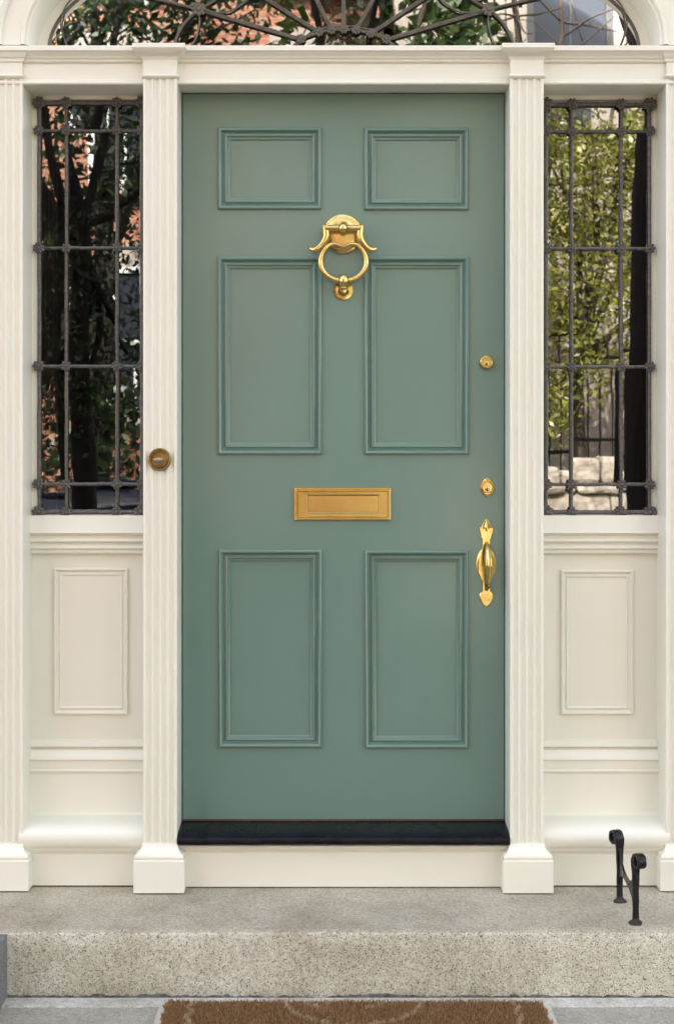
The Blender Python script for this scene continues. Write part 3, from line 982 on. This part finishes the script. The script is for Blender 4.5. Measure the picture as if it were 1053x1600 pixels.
for i in range(n):
    t0, z0 = tops[i]
    t1, z1 = bots[i]
    a_, b_ = wpt(t0), wpt(t1)
    rings.append([(a_.x - .003, a_.y, z0), (a_.x + .003, a_.y, z0), (b_.x + .003, b_.y, z1), (b_.x - .003, b_.y, z1)])
wb.loops(rings, True, True, True)
wb.build("scraper_blade", BLACKIRON, SCR)

# ================================================================== DOORMAT
ZM = Z_LAND
MX0, MX1 = X(262, -.55), X(846, -.55)
MY1, MY0 = -.548, -1.02
MAT = empty("doormat", ((MX0 + MX1) / 2, (MY0 + MY1) / 2, ZM), "brown coir doormat with pale scroll lines at the foot of the granite step", "doormat")
base = MB()
base.prism([(MX0 - .020, MY1 - .006), (MX0 - .010, MY1 - .001), (MX1 + .012, MY1 - .001), (MX1 + .022, MY1 - .006), (MX1 + .026, MY0 + .004), (MX1 + .02, MY0), (MX0 - .018, MY0), (MX0 - .024, MY0 + .004)], 'z', ZM - .002, ZM + .007)
base.build("backing", COIRBASE, MAT)
xm, wm = (MX0 + MX1) / 2, (MX1 - MX0)
Rr = .168
cyr = MY1 + .004
def groove(x, y):
    xx = x - xm + .003
    d = abs(np.hypot(xx, (y - cyr)) - Rr)
    g_ = d < .0021
    d2 = abs(np.hypot(xx + .055, y - (MY1 + .02)) - .075)
    g_ |= (d2 < .0014) & (xx < -.06)
    d3 = abs(np.hypot(xx - .03, y - (MY1 - .004)) - .045)
    g_ |= (d3 < .0014) & (xx > .03)
    d4 = abs(np.hypot(xx - .06, y - (MY1 + .02)) - .075)
    for q in (-1, 1):
        xs_ = xx * q - .395
        cur = .007 * np.sin((y - MY1) * 95)
        g_ |= (abs(xs_ - cur) < .0018)
    g_ |= abs(np.hypot(xx, y - (MY0 - .055)) - Rr) < .0036
    return g_
rng = np.random.default_rng(5)
def tufts(n, y0, y1, pale=False):
    x = rng.uniform(MX0, MX1, n)
    y = rng.uniform(y0, y1, n)
    edge = np.abs(rng.normal(0, .002, n))
    x = x + .004 * np.sin(y * 90) * (np.abs(x - xm) > wm / 2 - .01)
    keep = groove(x, y) if pale else ~groove(x, y)
    x, y = x[keep], y[keep]
    n = len(x)
    h = rng.uniform(.012, .021, n) + (.003 if pale else 0)
    h = h * (.86 + .14 * np.sin(y * 420 + np.sin(x * 25) * 1.5))
    a = rng.uniform(0, 2 * pi, n)
    lx, ly = rng.normal(0, .0034, n), rng.normal(0, .0034, n)
    wv = rng.uniform(.0007, .0013, n)
    dx, dy = np.cos(a) * wv, np.sin(a) * wv
    z0 = np.full(n, ZM + .006)
    v = np.stack([np.stack([x - dx, y - dy, z0], 1), np.stack([x + dx, y + dy, z0], 1), np.stack([x + dx * .6 + lx, y + dy * .6 + ly, z0 + h], 1), np.stack([x - dx * .6 + lx, y - dy * .6 + ly, z0 + h], 1)], 1)
    return v.reshape(-1, 3), n
v1, n1 = tufts(52000, MY1 - .16, MY1 - .002)
v2, n2 = tufts(22000, MY0 + .003, MY1 - .16)
pile = MB()
pile.v = [tuple(p) for p in np.concatenate([v1, v2])]
pile.f = [(4 * i, 4 * i + 1, 4 * i + 2, 4 * i + 3) for i in range(n1 + n2)]
pile.mi = [0]
pl = pile.build("coir_pile", COIR, MAT, fixn=False)

v3, n3 = tufts(300000, MY0 + .003, MY1 - .002, True)
pp = MB()
pp.v = [tuple(p) for p in v3]
pp.f = [(4 * i, 4 * i + 1, 4 * i + 2, 4 * i + 3) for i in range(n3)]
pp.mi = [0]
pp.build("scroll_pattern", COIR_P, MAT, fixn=False)

# grit in the crack below the riser, dark colour standing in for shade
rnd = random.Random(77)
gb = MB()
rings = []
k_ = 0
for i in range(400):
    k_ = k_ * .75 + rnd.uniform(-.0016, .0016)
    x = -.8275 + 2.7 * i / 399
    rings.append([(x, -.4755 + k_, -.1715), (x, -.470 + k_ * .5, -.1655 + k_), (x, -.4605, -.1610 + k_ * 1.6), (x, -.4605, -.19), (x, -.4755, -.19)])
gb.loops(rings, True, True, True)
tag(gb.build("joint_grit_shade", GRIT_SHADE), kind='stuff')

# fallen leaves by the mat
def leafthing(x, y, z, s, mat, label, rz, curl):
    m_ = MB()
    rings = []
    for i in range(9):
        u = i / 8
        w_ = s * .32 * sin(pi * u ** .75) + .0004
        xx = (u - .5) * s
        rings.append([(x + xx * cos(rz) - t * w_ * sin(rz), y + xx * sin(rz) + t * w_ * cos(rz), z + .002 + curl * (abs(t) ** 1.5) * w_ * 1.4 + curl * (u - .5) ** 2 * s * 1.2) for t in (-1, -.5, 0, .5, 1)])
    top = rings
    bot = [[(p[0], p[1], p[2] - .0005) for p in r_] for r_ in rings]
    m_.loops([a_ + b_[::-1] for a_, b_ in zip(top, bot)], True, True, True)
    tag(m_.build("fallen_leaf", mat, smooth=60), label, "leaf")
leafthing(X(378, -.53), -.540, ZM, .022, REDLEAF, "small red curled leaf at the back edge of the doormat", .5, 1.0)
leafthing(X(400, -.52), -.528, ZM, .024, OLDLEAF, "small tan dry leaf lying beside the red leaf at the mat edge", -.2, .35)

# ================================================================== HOUSE that the doorway stands in
HO = empty("brick_house", (0, .3, -.3), "red brick house front around the cream doorway", "house")
HZ = 9.2
hw = MB()
hw.box(OL0 - .04 - 14, OL0 - .045, -.06, .35, -.4, 2.33)
hw.box(OR1 + .045, OR1 + .04 + 14, -.06, .35, -.4, 2.33)
e = ell(.18, 72)
out = []
x0_, x1_, z1_ = OL0 - 14.04, OR1 + 14.04, HZ
for i, (x, z) in enumerate(e):
    t = pi * min(max(i - 1, 0), 72) / 72
    ca, sa = cos(t), sin(t)
    k = min((x1_ - AC) / max(ca, 1e-6) if ca > 1e-6 else 1e9, (AC - x0_) / max(-ca, 1e-6) if ca < -1e-6 else 1e9, (z1_ - AZ) / max(sa, 1e-6) if sa > 1e-6 else 1e9)
    out.append((AC + ca * k, AZ + sa * k))
hw.loops([[(x, .05, z) for x, z in e], [(x, -.07, z) for x, z in e], [(x, -.07, z) for x, z in out], [(x, .35, z) for x, z in out]], False)
hw.build("wall", BRICK_H, HO)
hb = MB()
hb.box(-15, 15, 9.0, 9.2, -.4, HZ)
hb.box(-15.2, -15, -.05, 9.2, -.4, HZ)
hb.box(15, 15.2, -.05, 9.2, -.4, HZ)
hb.build("rear_wall", BRICK_H, HO)
MB().box(-15.4, 15.4, -.25, 9.4, HZ, HZ + .25).build("roof", ROOF, HO)

# ================================================================== ACROSS THE STREET (seen in the glass)
def building(label, x0, x1, yf, h, wmat, wins, depth=8, cornice=WHITEP, sash=WHITEP):
    B = empty("town_house", ((x0 + x1) / 2, yf - depth / 2, Z_WALK), label, "building")
    MB().box(x0, x1, yf - depth, yf, -.6, h).build("wall", wmat, B)
    MB().box(x0 - .1, x1 + .1, yf - depth - .1, yf + .35, h + .002, h + .4).build("cornice", cornice, B)
    for wx, wz, ww, wh in wins:
        f = MB()
        t = .09
        f.box(wx, wx + t, yf + .002, yf + .06, wz, wz + wh)
        f.box(wx + ww - t, wx + ww, yf + .002, yf + .06, wz, wz + wh)
        f.box(wx + t, wx + ww - t, yf + .003, yf + .059, wz + wh - t, wz + wh - .001)
        f.box(wx + t, wx + ww - t, yf + .003, yf + .059, wz + wh * .5 - .03, wz + wh * .5 + .03)
        f.box(wx + t, wx + ww - t, yf + .003, yf + .059, wz + .001, wz + t)
        f.box(wx + ww / 2 - .018, wx + ww / 2 + .018, yf + .004, yf + .05, wz + t, wz + wh - t)
        W = f.build("window", sash, B)
        MB().box(wx + .05, wx + ww - .05, yf + .0035, yf + .02, wz + .05, wz + wh - .05).build("pane", DARKGLASS, W)
        MB().box(wx - .12, wx + ww + .12, yf + .001, yf + .14, wz - .16, wz - .005).build("sill", PALE, W)
        MB().box(wx - .15, wx + ww + .15, yf + .001, yf + .05, wz + wh + .005, wz + wh + .24).build("lintel", PALE, W)
YB = -16.0
wl = [(x, z, 1.1, 2.0) for x in (-12.4, -9.6, -6.8, -3.55, -.75) for z in (1.6, 4.6, 7.4)]
building("red brick town house with white sash windows across the street", -13.6, .62, YB, 9.6, BRICK_R, wl)
wr = [(x, z, 1.15, 2.2) for x in (2.55, 6.2, 9.0, 11.8) for z in (5.3,)] + [(x, 1.9, 1.15, 2.2) for x in (5.6, 9.0, 11.8)]
building("pale stone town house with dark windows across the street", 0.78, 14.2, YB - .1, 10.0, PALE, wr, cornice=PALE, sash=ROOF)

# low stone wall with iron railing on the far side
rnd = random.Random(8)
LW = empty("stone_wall", (4.6, -12.85, Z_WALK), "low pale stone garden wall across the street", "wall")
m_ = MB()
x = 1.2
while x < 9:
    wv = rnd.uniform(.7, 1.1)
    for k, (z0, z1) in enumerate(((-.35, .35), (.35, .74))):
        m_.box(x + .005, x + wv - .005, -13.1, -12.72 + rnd.uniform(-.01, .01), z0 + .004, z1 - .004, .02)
    x += wv
m_.build("wall_body", COPING, LW)
m_ = MB()
x = 1.1
while x < 9:
    wv = rnd.uniform(.5, .85)
    m_.box(x, x + wv - .02, -13.16, -12.66, .745, 1.06 + rnd.uniform(-.03, .03), .05)
    x += wv
m_.build("coping", COPING, LW)
IF = empty("iron_fence", (4.6, -13.0, 1.06), "black iron railing on top of the low stone wall", "fence")
m_ = MB()
m_.box(1.2, 9, -13.03, -13.0, 1.22, 1.26)
m_.box(1.2, 9, -13.03, -13.0, 2.35, 2.39)
m_.build("rail", BLACKIRON, IF)
pk0 = None
for i in range(56):
    x = 1.25 + i * .138
    if pk0 is None:
        m_ = MB()
        m_.tube([(x, -12.985, 1.0), (x, -12.985, 2.5), (x, -12.985, 2.56)], [.011, .011, .001], 6)
        pk0 = m_.build("picket", BLACKIRON, IF)
    else:
        q = pk0.copy()
        COL.objects.link(q)
        q.parent = IF
        q.location = (i * .138, 0, 0)

# ---- trees
def tree(label, x, y, z0, trunk_r, fork_z, lean, clusters, nleaf, lsize, lm, bm_, seed, twigs=3, limb=.5):
    rnd = random.Random(seed)
    rg_ = np.random.default_rng(seed)
    T_ = empty("street_tree", (x, y, z0), label, "tree")
    t = MB()
    top = Vector((x + lean[0], y + lean[1], fork_z))
    tp = smooth_path([(x, y, z0 - .1), (x + lean[0] * .2 + rnd.uniform(-.03, .03), y, z0 + (fork_z - z0) * .35), (x + lean[0] * .6 + rnd.uniform(-.04, .04), y + lean[1] * .6, z0 + (fork_z - z0) * .7), top], 5)
    t.tube(tp, [trunk_r * (1.25 - .55 * i / len(tp)) for i in range(len(tp))], 12)
    lv = []
    wsum = sum(max(c_[3], 0) for c_ in clusters)
    for cx_, cy_, cz_, r_ in clusters:
        bare, r_ = r_ < 0, abs(r_)
        c_ = Vector((x + cx_, y + cy_, cz_))
        mid = top.lerp(c_, .5) + Vector((rnd.uniform(-.2, .2), rnd.uniform(-.2, .2), rnd.uniform(-.05, .25)))
        lp = smooth_path([top, mid, c_], 6)
        t.tube(lp, [trunk_r * limb * (1 - .76 * i / len(lp)) for i in range(len(lp))], 7)
        for k in range(twigs):
            p0 = lp[rnd.randrange(4, len(lp))]
            d_ = Vector((rnd.gauss(0, 1), rnd.gauss(0, .8), rnd.gauss(.15, .7))).normalized() * r_ * rnd.uniform(.7, 1.15)
            p1 = p0 + d_ * .5 + Vector((0, 0, rnd.uniform(-.1, .15)))
            tw = smooth_path([p0, p1, p0 + d_], 4)
            t.tube(tw, [trunk_r * (.13 - .09 * i / len(tw)) for i in range(len(tw))], 5)
        if bare: continue
        n = int(nleaf * r_ / wsum)
        # leaves gather round sprays inside each clump
        sp = rg_.normal(0, .52, (max(6, n // 26), 3)) * r_ + np.array(c_)
        idx = rg_.integers(0, len(sp), n)
        lv.append(sp[idx] + rg_.normal(0, .10 + .07 * r_, (n, 3)))
    t.build("trunk", bm_, T_, smooth=60)
    P_ = np.concatenate(lv)
    n = len(P_)
    a_ = rg_.normal(0, 1, (n, 3)); a_ /= np.linalg.norm(a_, axis=1)[:, None]
    b_ = rg_.normal(0, 1, (n, 3)); b_ -= a_ * (a_ * b_).sum(1)[:, None]; b_ /= np.linalg.norm(b_, axis=1)[:, None]
    s_ = (lsize * rg_.uniform(.6, 1.25, n))[:, None]
    v = np.stack([P_ - a_ * s_, P_ + b_ * s_ * .45 , P_ + a_ * s_, P_ - b_ * s_ * .45], 1).reshape(-1, 3)
    L2 = MB()
    L2.v = [tuple(p) for p in v]
    L2.f = [(4 * i, 4 * i + 1, 4 * i + 2, 4 * i + 3) for i in range(n)]
    L2.mi = [0]
    L2.build("crown", lm, T_, fixn=False)

# near side of the street
tree("dark street tree with a thick leaning trunk on the near pavement, right of the door", 1.835, -4.75, Z_WALK, .105, 3.5, (.05, 0), [(1.2, .3, 7.6, 1.0), (-1.1, -.2, 7.2, .8), (.1, -.2, 8.0, .8), (2.0, -.8, 8.4, 1.1)], 1400, .06, LEAF_G, BARK_D, 41, limb=.85)
tree("slim dark leaved tree on the near pavement, left of the door", -1.58, -5.0, Z_WALK, .075, 2.6, (-.05, 0), [(-.35, 0, 2.4, .45), (.25, -.2, 3.0, .5), (-.7, .1, 3.5, .55), (.0, -.2, 3.9, .6), (-.9, -.3, 4.4, .6), (.3, 0, 4.7, .6), (-.4, 0, 1.9, .35), (.3, -.1, 1.8, .3), (-.5, .1, 1.2, .3), (-.1, .15, 1.5, .25), (.1, .2, 2.3, .3)], 9500, .027, LEAF_D, BARK_D, 42)
# far side
tree("broad dark green tree before the brick town house across the street", -2.75, -12.0, Z_WALK, .16, 3.0, (.1, .1), [(-.7, 0, 3.6, .8), (.7, .3, 4.3, .9), (-.9, .2, 5.2, .9), (.3, -.2, 6.2, 1.0), (1.3, .2, 5.9, .8), (-1.8, .1, 6.4, .9), (0, 0, 7.4, 1.0), (-.5, .4, 2.6, .5), (-1.2, .3, 1.9, .5), (.3, .2, 1.4, .5), (-.6, .5, .9, .5)], 9500, .072, LEAF_D, BARK_D, 43)
tree("bushy green tree between the brick and pale town houses", .35, -12.3, Z_WALK, .11, 3.6, (.1, 0), [(-.6, 0, 5.0, .8), (.6, .2, 5.6, .8), (.2, 0, 6.7, .9), (-.3, .3, 7.6, .9), (.9, .1, 7.0, .7)], 4200, .10, LEAF_G, BARK, 44)
tree("spring leaved tree with a slim trunk before the pale town house", 3.05, -13.4, Z_WALK, .10, 2.4, (-.1, 0), [(-.7, .2, 2.8, .6), (.6, 0, 3.1, .65), (-.1, .3, 2.2, .5), (-.6, .4, 1.7, .35), (-.2, .3, 3.7, .7), (.8, .1, 4.2, .7), (-.8, 0, 4.5, .7), (.1, .2, 4.7, .6), (-.4, .1, 5.8, -.8), (.5, .1, 6.2, -.8)], 12500, .042, LEAF_Y, BARK, 45, 9)
tree("twiggy yellow green tree leaning beside the pale town house", 2.25, -14.6, Z_WALK, .13, 4.4, (.05, 0), [(.4, .3, 3.6, .6), (-.4, .3, 4.8, .7), (-.2, .4, 5.8, -.9), (-.9, .3, 6.6, -1.0), (.5, .2, 7.0, -1.0), (1.3, .2, 6.2, -.9), (-.3, .2, 7.8, -.9), (1.5, .2, 4.6, .5)], 3800, .042, LEAF_Y, BARK, 46, 14)
tree("low leafy tree at the far end of the stone wall", 4.55, -13.7, Z_WALK, .09, 2.0, (.05, 0), [(-.5, .2, 2.3, .5), (.4, 0, 2.8, .6), (-.3, .2, 3.4, .6), (.3, .1, 4.0, .6), (-.5, .1, 4.5, .6), (-.4, .1, 6.2, -.8)], 7500, .042, LEAF_Y, BARK, 47, 8)

# ---- gas street lamp behind the photographer
LP = empty("street_lamp", (.05, -5.9, Z_WALK), "black iron street lamp with a four sided lantern on the near pavement", "street lamp")
m_ = MB()
lx, ly = .05, -5.2
ORG[LP] = Vector((lx, ly, Z_WALK)); LP.location = (lx, ly, Z_WALK)
prof_ = [(.14, Z_WALK), (.14, -.1), (.10, 0), (.075, .5), (.06, .6), (.05, .7), (.042, 3.2), (.06, 3.25), (.035, 3.3), (.03, 3.62)]
m_.loops([[(lx + r_ * cos(2 * pi * k / 12), ly + r_ * sin(2 * pi * k / 12), z_) for k in range(12)] for r_, z_ in prof_], True, True, True)
m_.build("post", BLACKIRON, LP, smooth=50)
fr = MB()
zb_, zt_ = 3.66, 4.16
hb_, ht_ = .13, .22
fr.box(lx - hb_ - .02, lx + hb_ + .02, ly - hb_ - .02, ly + hb_ + .02, zb_ - .03, zb_)
for sx in (-1, 1):
    for sy in (-1, 1):
        fr.tube([(lx + sx * hb_, ly + sy * hb_, zb_), (lx + sx * ht_, ly + sy * ht_, zt_)], .016, 6)
fr.frame(lx - ht_ - .02, lx + ht_ + .02, 0, 1, [(0, 0)])if False else None
for s_ in (-1, 1):
    fr.box(lx - ht_ - .02, lx + ht_ + .02, ly + s_ * ht_ - .016, ly + s_ * ht_ + .016, zt_ - .01, zt_ + .02)
    fr.box(lx + s_ * ht_ - .016, lx + s_ * ht_ + .016, ly - ht_ + .017, ly + ht_ - .017, zt_ - .009, zt_ + .019)
fr.build("lantern_frame", BLACKIRON, LP)
gp_ = MB()
gp_.loops([[(lx + a_ * h_, ly + b_ * h_, z_) for a_, b_ in ((-1, -1), (1, -1), (1, 1), (-1, 1))] for h_, z_ in ((hb_ - .005, zb_ + .001), (ht_ - .006, zt_ - .012))], True)
gp_.build("lantern_glass", PANE, LP)
cp = MB()
cp.loops([[(lx + a_ * h_, ly + b_ * h_, z_) for a_, b_ in ((-1, -1), (1, -1), (1, 1), (-1, 1))] for h_, z_ in ((ht_ + .03, zt_ + .021), (.11, zt_ + .19), (.10, zt_ + .26), (.03, zt_ + .31), (.008, zt_ + .42))], True, True, True)
cp.build("lantern_roof", BLACKIRON, LP)

# ---- parked car
def car():
    cx0, yc, zg = -3.95, -7.6, Z_ROAD
    C = empty("parked_car", (cx0 + 2.2, yc, zg), "dark navy parked car at the kerb across the pavement", "car")
    def sec(x, ztop, zbot, hw, roof=False, rw=None):
        return x, ztop, zbot, hw
    st_ = [(0.0, .62, .42, .70), (.05, .78, .30, .80), (.35, .92, .24, .88), (.9, .98, .24, .90), (1.6, .98, .24, .91), (2.6, .97, .24, .91), (3.3, .93, .24, .90), (3.9, .84, .24, .88), (4.25, .72, .27, .82), (4.40, .58, .40, .72)]
    m_ = MB()
    rings = []
    for x, zt, zb2, hw_ in st_:
        r_ = []
        for k in range(16):
            a_ = 2 * pi * k / 16
            ex = .35
            c_, s_ = cos(a_), sin(a_)
            yy = hw_ * math.copysign(abs(c_) ** ex, c_)
            zz = (zt + zb2) / 2 + (zt - zb2) / 2 * math.copysign(abs(s_) ** .45, s_)
            r_.append((cx0 + x, yc + yy, zg + zz))
        rings.append(r_)
    m_.loops(rings, True, True, True)
    body = m_.build("body", CARPAINT, C, smooth=50)
    m_ = MB()
    rings = []
    for z, xa_, xb_, hw_ in ((.94, .55, 3.25, .86), (1.15, .80, 2.92, .80), (1.28, 1.10, 2.50, .72), (1.33, 1.4, 2.2, .64)):
        rings.append([(cx0 + xa_, yc - hw_ * .9, zg + z), (cx0 + (xa_ + xb_) / 2, yc - hw_, zg + z), (cx0 + xb_, yc - hw_ * .9, zg + z), (cx0 + xb_ + .05, yc, zg + z), (cx0 + xb_, yc + hw_ * .9, zg + z), (cx0 + (xa_ + xb_) / 2, yc + hw_, zg + z), (cx0 + xa_, yc + hw_ * .9, zg + z), (cx0 + xa_ - .05, yc, zg + z)])
    m_.loops(rings, True, False, True)
    m_.build("cabin_glass", DARKGLASS, C, smooth=40)
    MB().box(cx0 + 1.2, cx0 + 2.42, yc - .66, yc + .66, zg + 1.31, zg + 1.36, .02).build("roof", CARPAINT, C)
    for x in (.85, 3.5):
        for s_ in (-1, 1):
            w_ = MB()
            rr = .33
            y0_ = yc + s_ * .90
            w_.loops([[(cx0 + x + r_ * cos(2 * pi * k / 28), y0_ - s_ * d_, zg + rr + r_ * sin(2 * pi * k / 28)) for k in range(28)] for r_, d_ in ((.22, .22), (.32, .22), (.33, .2), (.33, .03), (.32, 0), (.21, -.01), (.2, .03))], True, True, True)
            W = w_.build("wheel", TYRE, C, smooth=40)
            q = MB()
            q.loops([[(cx0 + x + r_ * cos(2 * pi * k / 28), y0_ - s_ * d_, zg + rr + r_ * sin(2 * pi * k / 28)) for k in range(28)] for r_, d_ in ((.205, .02), (.2, -.008), (.17, .012), (.05, -.004))], True, True, True)
            q.build("rim", RIM, W, smooth=40)
    for s_ in (-1, 1):
        MB().ball((cx0 + 4.28, yc + s_ * .62, zg + .66), .09, .16, .06, 12, 8).build("headlight", LAMPGLASS, C, smooth=60)
car()
